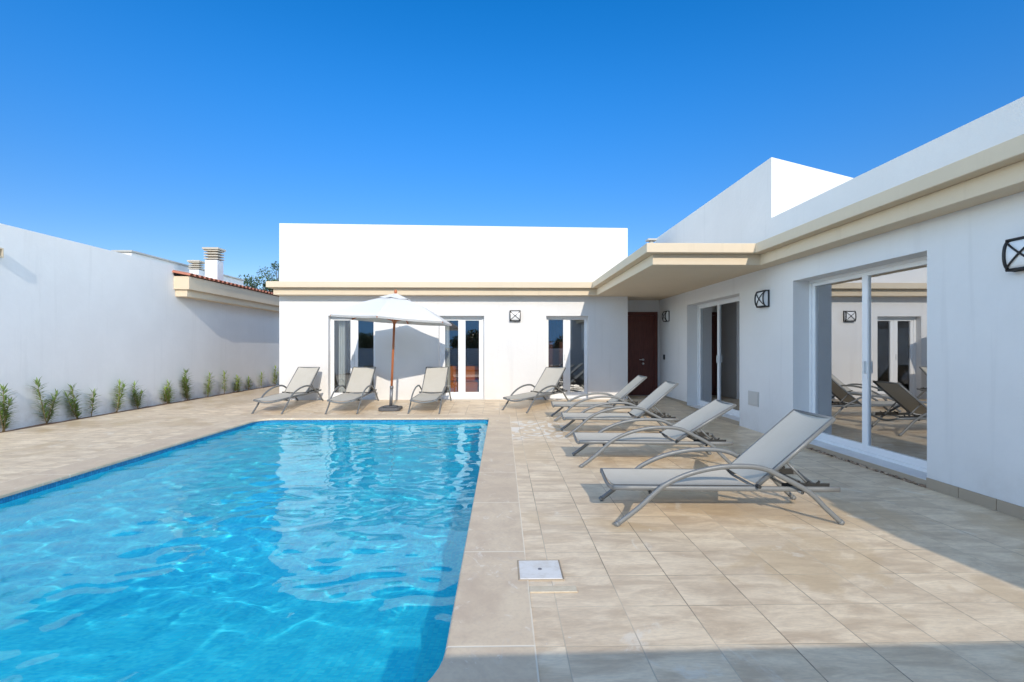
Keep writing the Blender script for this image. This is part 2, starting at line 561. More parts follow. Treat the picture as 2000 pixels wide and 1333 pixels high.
# ------------------------------------------------------------------ dimensions
XW = 3.93          # face of the wing on the right
YB = 11.5          # face of the rear block
YR = 12.4          # back of the entrance recess
SOF, BAND, TOP = 2.474, 2.627, 2.76
XL = -7.80         # face of the garden wall
PX0, PX1, PY0, PY1 = -4.40, -0.245, 1.72, 9.16     # pool edge
CW = 0.39
WATER = -0.075


def X_(px, Y=YB): return at(px, 600, Y)[0]


XB0, XB1 = X_(545.5), X_(1226)

# ------------------------------------------------------------------ ground, terrace, pool
g = MB()
S = 900
gx0, gx1, gy0, gy1 = -7.6, 3.9, -0.2, 11.2
g.add([(-S, -S, -.03), (S, -S, -.03), (S, gy0, -.03), (-S, gy0, -.03)], [(0, 1, 2, 3)])
g.add([(-S, gy1, -.03), (S, gy1, -.03), (S, S, -.03), (-S, S, -.03)], [(0, 1, 2, 3)])
g.add([(-S, gy0, -.03), (gx0, gy0, -.03), (gx0, gy1, -.03), (-S, gy1, -.03)], [(0, 1, 2, 3)])
g.add([(gx1, gy0, -.03), (S, gy0, -.03), (S, gy1, -.03), (gx1, gy1, -.03)], [(0, 1, 2, 3)])
tag(g.build('ground', M['ground'], smooth=False), kind='structure')


def sheet(mb, x0, y0, x1, y1, dz=0.0, st=0.35):
    nx = max(1, int(math.ceil((x1 - x0) / st))); ny = max(1, int(math.ceil((y1 - y0) / st)))
    vs = []; fs = []
    for j in range(ny + 1):
        for i in range(nx + 1):
            x = x0 + (x1 - x0) * i / nx; y = y0 + (y1 - y0) * j / ny
            vs.append((x, y, floorz(x, y) + dz))
    for j in range(ny):
        for i in range(nx):
            a = j * (nx + 1) + i
            fs.append((a, a + 1, a + nx + 2, a + nx + 1))
    mb.add(vs, fs, True)


t = MB()
ox0, ox1, oy0, oy1 = PX0 - CW, PX1 + CW, PY0 - CW, PY1 + CW
DE = -7.60
sheet(t, DE, -0.24, ox0, 26)
sheet(t, ox1, -0.24, XW, YB)
sheet(t, ox0, -0.24, ox1, oy0)
sheet(t, ox0, oy1, ox1, YB)
sheet(t, XB1 - .2, YB, XW, YR)
tag(t.build('terrace', M['tiles'], smooth=True), kind='structure')


def rounded(x0, y0, x1, y1, rs, n=9):
    """corner list: (x, y, cornercentre, r, dir)"""
    out = []
    cs = [(x1, y0, -90, rs[0]), (x1, y1, 0, rs[1]), (x0, y1, 90, rs[2]), (x0, y0, 180, rs[3])]
    for (cx, cy, a0, r) in cs:
        ccx = cx - r if cx == x1 else cx + r
        ccy = cy - r if cy == y1 else cy + r
        for k in range(n + 1):
            a = R(a0 + 90 * k / n)
            out.append((ccx, ccy, math.cos(a), math.sin(a), r))
    return out


rr = rounded(PX0, PY0, PX1, PY1, (0.42, 0.12, 0.30, 0.42), 12)
inner = [(cx + c * r, cy + s * r) for cx, cy, c, s, r in rr]
outer = [(cx + c * (r + CW) / max(abs(c), abs(s)), cy + s * (r + CW) / max(abs(c), abs(s))) for cx, cy, c, s, r in rr]
n = len(inner)
cp = MB()


def ring(mb, A, za, B, zb):
    n = len(A)
    vs = [(x, y, floorz(x, y) + za) for x, y in A] + [(x, y, floorz(x, y) + zb) for x, y in B]
    mb.add(vs, [(i, (i + 1) % n, n + (i + 1) % n, n + i) for i in range(n)], False)


edge = [(cx + c * (r + 0.008), cy + s * (r + 0.008)) for cx, cy, c, s, r in rr]
under = [(cx + c * (r + 0.03), cy + s * (r + 0.03)) for cx, cy, c, s, r in rr]
ring(cp, outer, 0.004, edge, 0.004)
ring(cp, edge, 0.004, inner, -0.006)
ring(cp, inner, -0.006, inner, -0.028)
ring(cp, inner, -0.028, under, -0.028)
ring(cp, outer, 0.004, outer, -0.02)
tag(cp.build('pool_coping', M['coping']), kind='structure')

sh = [(cx + c * (r + 0.02), cy + s * (r + 0.02)) for cx, cy, c, s, r in rr]
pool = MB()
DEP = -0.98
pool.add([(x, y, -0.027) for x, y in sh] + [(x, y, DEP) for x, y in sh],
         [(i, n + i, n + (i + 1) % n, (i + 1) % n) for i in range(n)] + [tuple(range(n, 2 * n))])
# near end of the floor sloped, a shape added so sunlight reaches it
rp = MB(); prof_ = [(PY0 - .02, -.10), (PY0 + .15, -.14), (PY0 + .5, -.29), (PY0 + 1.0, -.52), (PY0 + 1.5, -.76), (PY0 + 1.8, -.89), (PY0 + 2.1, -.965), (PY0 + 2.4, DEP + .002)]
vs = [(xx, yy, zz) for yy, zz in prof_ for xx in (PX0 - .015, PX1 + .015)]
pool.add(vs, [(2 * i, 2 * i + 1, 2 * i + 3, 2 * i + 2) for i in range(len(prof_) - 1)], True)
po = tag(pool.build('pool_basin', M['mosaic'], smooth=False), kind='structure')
po.cycles.is_caustics_receiver = True

# water surface with real ripples
wt = MB()
st = 0.026
nx = int((PX1 - PX0 + 0.02) / st) + 1; ny = int((PY1 - PY0 + 0.02) / st) + 1
x0, y0 = PX0 - 0.012, PY0 - 0.012
x1, y1 = PX1 + 0.012, PY1 + 0.012


def wave(x, y):
    q = Vector((x * 1.7 + 3, y * 2.1, 0.3))
    w1 = noise.noise(q + Vector((noise.noise(q * 0.7) * 1.1, noise.noise(q * 0.7 + Vector((9, 3, 1))) * 1.1, 0)))
    w2 = noise.noise(Vector((x * 4.3, y * 5.6, 2.0)) + Vector((w1, -w1, 0)) * 0.8)
    w3 = noise.noise(Vector((x * 10.0, y * 13.0, 5.0)) + Vector((w2, w1, 0)))
    w4 = noise.noise(Vector((x * 21.0, y * 27.0, 8.0)))
    return 0.009 * w1 + 0.0068 * w2 + 0.0013 * w3 + 0.00035 * w4


vs = []
for j in range(ny + 1):
    for i in range(nx + 1):
        x = x0 + (x1 - x0) * i / nx; y = y0 + (y1 - y0) * j / ny
        vs.append((x, y, WATER + wave(x, y)))
keep = []


def inside(x, y):
    m_ = 0.45
    for (cx, cy, sx, sy, r) in ((PX1 - .42, PY0 + .42, 1, -1, .42), (PX0 + .42, PY0 + .42, -1, -1, .42), (PX0 + .3, PY1 - .3, -1, 1, .3), (PX1 - .12, PY1 - .12, 1, 1, .12)):
        dx = (x - cx) * sx; dy = (y - cy) * sy
        if dx > 0 and dy > 0 and math.hypot(dx, dy) > r + 0.06: return False
    return True


fs = []
for j in range(ny):
    for i in range(nx):
        a = j * (nx + 1) + i
        if inside(vs[a][0] + st / 2, vs[a][1] + st / 2):
            fs.append((a, a + 1, a + nx + 2, a + nx + 1))
wt.add(vs, fs, True)
wo = tag(wt.build('pool_water', M['water'], smooth=True), kind='structure')
wo.cycles.is_caustics_caster = True

# soil bed and kerb
b = MB()
sheet(b, XL, -3, DE, 26, -0.02, 0.3)
for i, v in enumerate(b.v):
    b.v[i] = (v[0], v[1], -0.008 + 0.02 * noise.noise(Vector((v[0] * 9, v[1] * 5, 0))))
tag(b.build('soil_bed', M['soil'], smooth=True), kind='structure')

# ------------------------------------------------------------------ the villa
villa = empty('villa', (XB1, YB, 0))
tag(villa, 'single storey white villa with beige cornices and canopy around the pool terrace', 'house')
VO = Vector((-XB1, -YB, 0))


def vp(o, parent=villa):
    """parts are modelled in world space: parent keeps them there"""
    o.parent = parent
    if parent is villa: o.location = VO
    return o


ZT = 2.045  # head of the rear patio doors
o1 = (X_(641), X_(732.5), 0.10, at(700, 617, YB)[1])
o2 = (X_(857), X_(945.5), 0.10, at(900, 617, YB)[1])
o3 = (X_(1067), X_(1149), 0.10, at(1110, 617, YB)[1])
opens = [(a, b_, c, o1[3]) for a, b_, c, d in (o1, o2, o3)]
us = sorted({XB0, XB1} | {v for o in opens for v in o[:2]})
zs = [-0.05, 0.10, o1[3], TOP, 4.10]


def conv_b(u, t_, z):
    if z > 4: z = 4.135 - (u - XB0) / (XB1 - XB0) * 0.075
    return (u, YB + t_, z)


w = wall_cells(us, zs, opens, conv_b, 0.3)
vp(w.build('front_wall', M['wall']))
w = MB()
w.box(XB0, YB + .3, -.05, XB0 + .25, 18, 4.1); w.box(XB1 - .2, YB + .3, -.05, XB1, YR + .2, 4.05)
w.box(XB0 + .25, 17.75, -.05, XB1 - .2, 18, 4.05); w.box(XB1 - .2, YR + .2, -.05, XB1, 18, 4.05)
vp(w.build('side_wall', M['wall']))
# room dividers and ceiling and floor of the rear block
w = MB()
w.box(XB0 + .25, YB + .3, 2.50, XB1 - .2, 17.75, 2.62)
vp(w.build('room_ceiling', M['inner']))
w = MB(); w.box(XB0 + .25, YB + .3, -.02, XB1 - .2, 17.75, 0.095); vp(w.build('room_floor', M['sillstone']))
w = MB()
for xx in (-2.2, -.35):
    w.box(xx, YB + .3, 0.095, xx + .12, 17.75, 2.50)
w.box(XB0 + .25, YB + 4.3, .095, -2.2, YB + 4.4, 2.5)
w.box(-2.08, YB + 3.3, .095, -.35, YB + 3.4, 2.5)
w.box(-.23, YB + 3.3, .095, XB1 - .2, YB + 3.4, 2.5)
vp(w.build('room_partition', M['inner']))

# wing on the right
r1 = (4.535, 6.66, 0.07, 2.195)
r2 = (8.18, 10.52, 0.07, 2.195)
us = [-2.2, r1[0], r1[1], r2[0], r2[1], YR + .2]
zs = [-0.05, 0.07, 2.195, TOP, 3.19]
w = wall_cells(us, zs, [r1, r2], lambda u, t_, z: (XW + t_, u, z), 0.32)
vp(w.build('wing_wall', M['wall']))
w = MB()
w.box(XW + .32, -2.2, -.05, 9.2, -1.95, 3.19); w.box(9.2, -2.2, -.05, 9.45, 18, 3.19)
w.box(XW + .32, YR + .2, -.05, 9.2, YR + .4, 3.19)
vp(w.build('wing_side_wall', M['wall']))
w = MB(); w.box(XW + .32, -1.95, 2.50, 9.2, YR + .2, 2.7); vp(w.build('wing_ceiling', M['inner']))
w = MB(); w.box(XW + .32, -1.95, -.04, 9.2, YR + .2, 0.05); vp(w.build('wing_floor', M['sillstone']))
w = MB(); w.box(XW + .32, 7.35, .05, 9.2, 7.47, 2.5); w.box(7.6, -1.95, .05, 7.7, 7.35, 2.5); vp(w.build('wing_partition', M['inner']))
# raised volume with its sloping top
zf = 4.075
w = MB()
Y0, Y1, XE = 7.2, YR + .35, 9.4
zr = zf - 0.245 * (XE - XW)
w.add([(XW, Y0, 3.19), (XE, Y0, 2.7), (XE, Y1, 2.7), (XW, Y1, 3.19), (XW, Y0, zf), (XE, Y0, zr), (XE, Y1, zr), (XW, Y1, zf)],
      [(3, 2, 1, 0), (4, 5, 6, 7), (0, 1, 5, 4), (1, 2, 6, 5), (2, 3, 7, 6), (3, 0, 4, 7)])
vp(w.build('raised_roof_volume', M['wall']))
w = MB(); w.box(3.50, -2.2, -.05, XW, -1.42, TOP - .004); vp(w.build('end_pier', M['wall']))

# entrance recess
w = MB(); w.box(XB1, YR, -.05, XW, YR + .2, SOF)
# butt the door against this wall
vp(w.build('recess_wall', M['wall']))

# cornices and canopy
w = MB(); w.prism([(XB0 - .13, 11.12), (2.02, 11.12), (2.02, 6.93), (3.56, 6.93), (3.56, -2.0), (XW, -2.0), (XW, YR + .2), (XB1, YR + .2), (XB1, YB), (XB0 - .13, YB)], BAND, TOP)
vp(w.build('cornice', M['beige'], bevel=0.008))
w = MB(); w.prism([(XB0 - .02, 11.24), (2.14, 11.24), (2.14, 7.05), (3.69, 7.05), (3.69, -1.415), (XW, -1.415), (XW, YR + .2), (XB1, YR + .2), (XB1, YB), (XB0 - .02, YB)], SOF, BAND)
vp(w.build('lower_cornice', M['beige'], bevel=0.006))

# skirting tiles along the wing wall, thresholds
def skirt(y0, y1, h, z0=0.0):
    w = MB(); y = y0
    while y < y1 - .02:
        e = min(y + .327, y1); w.box(XW - .012, y, z0, XW - .0005, e - .004, z0 + h); y += .33
    return w


sk = skirt(-1.4, r1[0], .095)
vp(sk.build('skirting', M['sillstone'], bevel=0.002))
sk = skirt(r2[1], YR, .07, .06); vp(sk.build('skirting', M['sillstone']))
for r in (r1, r2):
    w = MB(); w.box(XW - .006, r[0] + .003, -.03, XW + .3, r[1] - .003, .066)
    vp(w.build('threshold', M['sillstone'], bevel=.004))
w = MB()
sg = 60
pts = []
for k in range(sg + 1):
    y = r1[0] + (r1[1] - r1[0]) * k / sg
    pts.append((XW - .008 - .014 * abs(noise.noise(Vector((y * 9, 0, 0)))), y, .008 + .012 * noise.noise(Vector((y * 14, 2, 0)))))
w.tube(pts, [.014 + .010 * noise.noise(Vector((p[1] * 20, 5, 1))) for p in pts], n=6)
vp(w.build('mortar_bead', M['mortar']))


def patio_door(u0, u1, z0, z1, conv, mull, fr=0.045, sash=0.045, handle=None, rails=(0.06, 0.05), gm='glass'):
    """frame at t=0..; conv(u, t, z); mull = (a, b) extent of the meeting stiles"""
    f = MB()

    def bx(a, b_, c, d, t0, t1):
        p = [conv(a, t0, c), conv(b_, t1, d)]
        lo = [min(p[0][i], p[1][i]) for i in range(3)]; hi = [max(p[0][i], p[1][i]) for i in range(3)]
        f.box(*lo, *hi)
    # outer frame
    bx(u0, u0 + fr, z0, z1, 0, .09); bx(u1 - fr, u1, z0, z1, 0, .09)
    bx(u0 + fr, u1 - fr, z1 - fr, z1, 0, .09); bx(u0 + fr, u1 - fr, z0, z0 + fr, 0, .09)
    fo = f.build('patio_door', M['upvc'], bevel=.003)
    f = MB()
    a, b_ = mull
    m_ = (a + b_) / 2
    lo, hi = z0 + fr, z1 - fr
    for (s0, s1, t0) in ((u0 + fr, m_, .012), (m_, u1 - fr, .022)):
        f = MB()
        l = sash if s0 < m_ - 1e-6 and s0 == u0 + fr else m_ - a
        l = sash if s0 == u0 + fr else (b_ - m_)
        rgt = sash if s1 == u1 - fr else (m_ - a)
        bx(s0, s0 + l, lo, hi, t0, t0 + .05); bx(s1 - rgt, s1, lo, hi, t0, t0 + .05)
        bx(s0 + l, s1 - rgt, lo, lo + rails[0], t0, t0 + .05); bx(s0 + l, s1 - rgt, hi - rails[1], hi, t0, t0 + .05)
        so = f.build('sash', M['upvc'], fo, bevel=.003)
        f = MB(); bx(s0 + l - .005, s1 - rgt + .005, lo + rails[0] - .005, hi - rails[1] + .005, t0 + .022, t0 + .028)
        f.build('glass_pane', M[gm], fo)
    f = MB()
    bx(m_ - .012 + (a - m_) * .5, m_ + .012 + (a - m_) * .5, 1.0, 1.14, -.02, .012)
    f.build('handle', M['white'], fo, bevel=.004)
    return vp(fo)


cb = lambda u, t_, z: (u, YB + .15 + t_, z)
zt = o1[3]


def XF(px): return X_(px, YB + .16)


patio_door(o1[0], o1[1], .10, zt, cb, (XF(684.5), XF(699)), fr=.05, sash=.028, rails=(.09, .05))
patio_door(o2[0], o2[1], .10, zt, cb, (XF(895), XF(909)), fr=.05, sash=.075, rails=(.10, .05))
patio_door(o3[0], o3[1], .10, zt, cb, (XF(1100), XF(1114)), fr=.03, sash=.035, rails=(.12, .05))
cr = lambda u, t_, z: (XW + .22 + t_, u, z)
patio_door(r1[0], r1[1], .07, 2.195, cr, (5.60, 5.70), fr=.035, sash=.05, rails=(.075, .045), gm='wing_glass')
patio_door(r2[0], r2[1], .07, 2.195, cr, (9.50, 9.59), fr=.035, sash=.05, rails=(.075, .045), gm='wing_glass')

# front door
dz1 = at(1255, 610, YR)[1]
w = MB(); d0, d1 = XB1 + .04, XW - .05
w.box(d0, YR - .03, .10, d0 + .09, YR - .001, dz1); w.box(d1 - .09, YR - .03, .10, d1, YR - .001, dz1); w.box(d0 + .09, YR - .03, dz1 - .08, d1 - .09, YR - .001, dz1)
fd = vp(w.build('front_door', M['door'], bevel=.004))
fd['label'] = 'dark red wooden entrance door under the canopy'
w = MB(); w.box(d0 + .093, YR - .018, .10, d1 - .093, YR - .001, dz1 - .083)
for (a, b_) in ((.22, .95), (1.12, dz1 - .25)):
    w.box(d0 + .22, YR - .024, .1 + a, d1 - .22, YR - .018, b_ + .02)
w.build('door_leaf', M['door'], fd, bevel=.003)
hx = at(1255.5, 703, YR)[0]
for zz, nm in ((at(1255, 703, YR)[1], 'handle'), (at(1255, 710.5, YR)[1], 'lock')):
    w = MB(); w.tube([(hx, YR - .019, zz), (hx, YR - .035, zz), (hx, YR - .06, zz)], [.028, .028, .020] if nm == 'handle' else [.03, .026, .02], n=14, up=(0, 0, 1))
    if nm == 'handle': w.box(hx - .1, YR - .06, zz - .008, hx, YR - .048, zz + .008)
    w.build(nm, M['steel'], fd)
# small fittings
w = MB(); w.box(XW - .015, 11.95, 1.0, XW - .0005, 12.06, 1.12)
vp(w.build('door_bell', M['dark'], bevel=.003))
w = MB(); w.box(XW - .012, 7.55, .385, XW - .0005, 7.87, .61); w.box(XW - .018, 7.57, .405, XW - .012, 7.85, .59)
vp(w.build('meter_cover', M['inner'], bevel=.003))
# little vent on the canopy roof
vx, vy = 2.30, 7.65
w = MB(); w.tube([(vx, vy, TOP), (vx, vy, TOP + .18)], .035, n=12, up=(1, 0, 0)); w.box(vx - .07, vy - .07, TOP + .18, vx + .07, vy + .07, TOP + .205)
w.box(vx - .07, vy - .055, TOP + .20, vx - .05, vy - .035, TOP + .205)
rv = vp(w.build('roof_vent', M['coping_metal']))

# ------------------------------------------------------------------ things inside the rooms
def curtain(x0, x1, y, z0, z1, m, label, axis='x', folds=5, flare=0.0, group=None):
    w = MB(); nf = folds * 8; nz = 6
    vs = []
    for s_ in (-.004, .004):
        for j in range(nz + 1):
            for i in range(nf + 1):
                f_ = i / nf; k = j / nz
                e = 1 + flare * (1 - k)
                u = x0 + (x1 - x0) * f_ * e
                dd = .035 * math.sin(f_ * folds * 2 * math.pi + k * .6) + s_
                z = z0 + (z1 - z0) * k
                vs.append((u, y + dd, z) if axis == 'x' else (y + dd, u, z))
    fs = []
    L = (nf + 1) * (nz + 1)
    for s_ in (0, 1):
        for j in range(nz):
            for i in range(nf):
                a = s_ * L + j * (nf + 1) + i
                fs.append((a, a + 1, a + nf + 2, a + nf + 1))
    w.add(vs, fs, True)
    o = w.build('curtain', m, smooth=True)
    return tag(o, label, 'curtain', group)


yc = YB + .42
curtain(o1[0] + .10, o1[0] + .26, yc, .12, 2.35, M['curtain'], 'white curtain at the left edge of the patio door behind the parasol', folds=3)
curtain(o2[0] + .03, o2[0] + .19, yc, .12, 2.35, M['curtain'], 'white curtain at the left edge of the door with the orange sofa', folds=3, flare=.25)
curtain(o2[1] - .02, o2[1] - .12, yc, .12, 2.35, M['curtain'], 'narrow white curtain at the right edge of the door with the orange sofa', folds=2)
curtain(6.62, 6.22, XW + .52, .07, 2.35, M['curtain'], 'pale curtain drawn to the far side of the large sliding door', 'y', folds=6)
curtain(10.5, 9.80, XW + .52, .07, 2.35, M['curtain2'], 'beige curtain inside the far sliding door beside the entrance', 'y', folds=6, flare=-.2)

sf = empty('sofa', (-1.15, YB + .75, .095))
tag(sf, 'bright orange sofa standing inside the middle patio door', 'sofa')
w = MB(); w.box(-.62, -.18, .05, .62, .5, .36); w.build('seat', M['orange'], sf, bevel=.04)
w = MB(); w.box(-.62, .5, .05, .62, .68, .72); w.build('backrest', M['orange'], sf, bevel=.04)
for sx in (-1, 1):
    w = MB(); w.box(sx * .7 - .08, -.2, .05, sx * .7 + .08, .68, .56); w.build('armrest', M['orange'], sf, bevel=.03)
wd = empty('wardrobe', (-1.2, YB + 2.85, .095))
tag(wd, 'dark red brown wardrobe behind the orange sofa', 'wardrobe')
w = MB(); w.box(-.85, 0, 0, .8, .42, 2.3); w.build('body', M['brown'], wd)
for k in range(3):
    w = MB(); w.box(-.84 + .545 * k, -.02, .06, -.84 + .545 * k + .535, -.001, 2.26); w.build('door', M['brown'], wd, bevel=.004)
wd = empty('wardrobe', (1.0, YB + 1.2, .095))
tag(wd, 'brown wardrobe seen through the patio door beside the wall lamp', 'wardrobe')
w = MB(); w.box(-.5, 0, 0, .62, .5, 2.3); w.build('body', M['brown'], wd)
for k in range(2):
    w = MB(); w.box(-.48 + .55 * k, -.02, .06, -.48 + .55 * k + .54, -.001, 2.26); w.build('door', M['brown'], wd, bevel=.004)
ac = empty('armchair', (XW + 1.15, 8.75, .05), (0, 0, R(-60)))
tag(ac, 'cream armchair inside the far sliding door', 'armchair')
w = MB(); w.box(-.3, -.3, .12, .3, .3, .42); w.build('seat', M['canvas'], ac, bevel=.05)
w = MB(); w.box(-.32, .22, .3, .32, .38, .85); w.build('backrest', M['canvas'], ac, bevel=.05)
for sx in (-1, 1):
    for sy in (-1, 1):
        w = MB(); w.tube([(sx * .26, sy * .26, 0), (sx * .26, sy * .26, .13)], .02, n=8, up=(1, 0, 0)); w.build('leg', M['brown'], ac)

# ------------------------------------------------------------------ wall lamps
def wall_lamp(loc, rz, label):
    """local: -Y points away from the wall"""
    e = empty('wall_lamp', loc, (0, 0, rz)); tag(e, label, 'wall lamp', 'black caged lamps on the villa walls')
    h = .125
    w = MB(); w.box(-h, -.02, -h, h, -.001, h); w.build('back_plate', M['dark'], e, bevel=.004)
    w = MB(); seg = 10; vs = []
    def prof(k): # bulging front
        a = -1 + 2 * k / seg
        return a * (h - .016), -.045 - .045 * math.sqrt(max(0, 1 - a * a * .92))
    pr = [prof(k) for k in range(seg + 1)]
    poly = [(-(h - .016), -.02)] + pr + [((h - .016), -.02)]
    m_ = len(poly)
    sw = lambda x, y, z: (z, y, x)
    vs = [sw(x, y, -h + .016) for x, y in poly] + [sw(x, y, h - .016) for x, y in poly]
    w.add(vs, [tuple(range(m_)), tuple(range(m_, 2 * m_))[::-1]] + [(i, i + 1, m_ + i + 1, m_ + i) for i in range(m_ - 1)])
    w.build('lamp_glass', M['opal'], e)
    w = MB()
    out = [(x, y - .007) for x, y in pr]
    for zz in (-h + .01, h - .01):
        w.tube([sw(x, y, zz) for x, y in out], .011, .011, n=6, up=(1, 0, 0))
    for sx in (-1, 1):
        w.tube([sw(sx * (h - .008), -.01, -h + .01), sw(sx * (h - .008), pr[0][1], -h + .01)], .008, n=6, up=(0, 0, 1))
        w.tube([sw(sx * (h - .008), -.01, h - .01), sw(sx * (h - .008), pr[0][1], h - .01)], .008, n=6, up=(0, 0, 1))
        w.tube([sw(sx * (h - .012), pr[0][1] - .007, -h), sw(sx * (h - .012), pr[0][1] - .007, h)], .012, n=6, up=(0, 0, 1))
        w.tube([sw(x, y - .002, sx * (-h + 2 * h * k / seg)) for k, (x, y) in enumerate(out)], .007, n=6, up=(1, 0, 0))
    w.build('cage', M['dark'], e)
    return e


lx, lz = at(1006, 617.5, YB)
wall_lamp((lx, YB, lz), 0, 'black caged lamp on the sunlit rear wall between two patio doors')
wall_lamp((XW, 11.75, 2.03), R(-90), 'black caged lamp on the wing wall right beside the entrance door')
wall_lamp((XW, 7.37, 2.02), R(-90), 'black caged lamp between the two sliding doors of the wing')
wall_lamp((XW, 3.62, 2.0), R(-90), 'largest black caged lamp, cut off by the right edge of the photo')

# ------------------------------------------------------------------ garden wall and neighbour
gwl = empty('garden_wall', (XL, 0, 0)); tag(gwl, 'long white rendered garden wall on the left behind the oleanders', 'wall')
Yg = at(346, 560, 11.95)[1]
YE = 11.98
w = MB(); w.box(-.25, -3.2, -.1, 0, YE, 3.225); w.build('wall', M['wall2'], gwl)
ya, z_a = 7.78, 2.755
w = MB()
a_, b__, dd = .075, .052, .095
for (y0_, y1_, z0_, z1_) in ((-a_, a_, b__, a_), (-a_, a_, -a_, -b__), (-a_, -b__, -b__, b__), (b__, a_, -b__, b__)):
    w.box(0, ya + y0_, z_a + z0_, dd, ya + y1_, z_a + z1_)
w.box(0.0005, ya - b__, z_a - b__, .012, ya + b__, z_a + b__)
w.build('drain_spout', M['beige'], gwl, bevel=.003)

nb = empty('neighbour_house', (XL, 14, 0)); tag(nb, 'white neighbouring house with red tile eave and two slatted chimneys', 'house')


def np_(w, name, m, parent=nb, **k):
    o = w.build(name, m, parent, **k)
    if parent is nb: o.location = (-XL, -14, 0)
    return o


w = MB(); w.box(XL - .25, YE, -.1, XL, 27, 3.0); np_(w, 'wall', M['wall2'])
w = MB(); w.box(XL, YE, 2.675, XL + .36, 27, 2.985); np_(w, 'eave', M['beige'], bevel=.004)
w = MB(); w.box(XL, YE + .06, 2.51, XL + .28, 27, 2.675); np_(w, 'lower_eave', M['beige'], bevel=.004)
w = MB(); w.box(XL - .5, YE, 3.0, XL - .2, 27, 3.155); np_(w, 'parapet', M['wall2'])
# row of barrel tiles on the eave
w = MB()
y = YE + .03
while y < 24:
    n_a = 7
    for (rad, inv, off) in ((.085, 1, 0), (.06, -1, .1)):
        vs = []
        for e, (xx, zz) in enumerate(((XL + .42, 2.992), (XL - .22, 3.11))):
            for k in range(n_a + 1):
                th = math.pi * k / n_a
                vs.append((xx, y + off - rad * math.cos(th), zz + .012 + (rad * .62 * math.sin(th)) * inv * (1 if inv > 0 else .4) + (0 if inv > 0 else .02)))
        vs += [(p[0], p[1], p[2] - .012) for p in vs]
        L = n_a + 1
        fs = [(i, i + 1, L + i + 1, L + i) for i in range(n_a)] + [(2 * L + i, 2 * L + i + 1, 3 * L + i + 1, 3 * L + i) for i in range(n_a)] + [(i, i + 1, 2 * L + i + 1, 2 * L + i) for i in range(n_a)]
        w.add(vs, fs, False)
    y += .2
np_(w, 'roof_tiles', M['terra'])
w = MB(); w.box(-11.5, 15.0, 0, -11.0, 21.4, 4.12); np_(w, 'upper_wall', M['wall2'])
w = MB(); w.box(-11.55, 14.95, 4.12, -10.95, 21.45, 4.17); np_(w, 'roof_coping', M['coping_metal'])


def chimney(x, y, wx, wy, z0, zb, zt_, label=None):
    w = MB(); w.box(x, y, z0, x + wx, y + wy, zb)
    c = np_(w, 'chimney', M['wall2'])
    w = MB(); k = 4; hh = (zt_ - zb) / (k + .6)
    w.box(x + .08, y + .08, zb, x + wx - .08, y + wy - .08, zt_ - .03)
    for i in range(k):
        z = zb + hh * (i + .35)
        w.box(x - .02, y - .02, z, x + wx + .02, y + wy + .02, z + hh * .42)
    w.box(x - .05, y - .05, zt_ - .05, x + wx + .05, y + wy + .05, zt_)
    w.build('chimney_cap', M['cap'], c)
    return c


chimney(at(400, 500, 14)[0], 14, .345, .30, 2.9, at(410, 508, 14)[1], at(410, 484, 14)[1])
chimney(at(370, 500, 17)[0], 17, .31, .28, 2.9, at(380, 527, 17)[1], at(380, 509, 17)[1])

# low wall behind the photographer (throws the shade in the foreground)
lw = MB()
lw.add([(-.16, -.24, -.1), (3.9, -.16, -.1), (3.9, -.41, -.1), (-.16, -.49, -.1), (-.16, -.24, 1.17), (3.9, -.16, 1.17), (3.9, -.41, 1.17), (-.16, -.49, 1.17)],
       [(3, 2, 1, 0), (4, 5, 6, 7), (0, 1, 5, 4), (1, 2, 6, 5), (2, 3, 7, 6), (3, 0, 4, 7)])
tag(lw.build('low_wall', M['wall2']), 'low white wall closing the near end of the pool terrace', 'wall')

bw = MB(); bw.box(-12, -6.3, -.1, 12, -6.05, 1.22)
tag(bw.build('boundary_wall', M['wall2']), 'long low boundary wall mirrored in the lower half of the patio doors', 'wall')

# ------------------------------------------------------------------ sun loungers
ARC = [(0, 0.012), (.159, .131), (.277, .238), (.371, .308), (.54, .38), (.757, .425), (.957, .43), (1.087, .410), (1.187, .365), (1.41, .242), (1.538, .12), (1.655, .012)]


def cr_spline(P, k=4):
    out = []
    for i in range(len(P) - 1):
        p0 = P[max(i - 1, 0)]; p1 = P[i]; p2 = P[i + 1]; p3 = P[min(i + 2, len(P) - 1)]
        for j in range(k):
            t_ = j / k
            out.append(tuple(.5 * ((2 * b) + (-a + c) * t_ + (2 * a - 5 * b + 4 * c - d) * t_ * t_ + (-a + 3 * b - 3 * c + d) * t_ ** 3) for a, b, c, d in zip(p0, p1, p2, p3)))
    out.append(P[-1])
    return out


ARCS = cr_spline(ARC)
W = .60


def sling(mb, a, b, w, sag, nx=14, ny=10, y0=.065):
    """surface from a to b (x,z) spanning the width, sagging in the middle"""
    a = Vector((a[0], 0, a[1])); b_ = Vector((b[0], 0, b[1]))
    d = (b_ - a); nrm = Vector((-d.z, 0, d.x)).normalized()
    for off in (0, -.005):
        vs = []
        for i in range(nx + 1):
            f_ = i / nx
            for j in range(ny + 1):
                v = j / ny
                s_ = sag * (1 - (2 * v - 1) ** 2)
                p = a + d * f_ + nrm * (off - s_)
                vs.append((p.x, y0 + (w - 2 * y0) * v, p.z))
        mb.add(vs, [(i * (ny + 1) + j, i * (ny + 1) + j + 1, (i + 1) * (ny + 1) + j + 1, (i + 1) * (ny + 1) + j) for i in range(nx) for j in range(ny)], True)


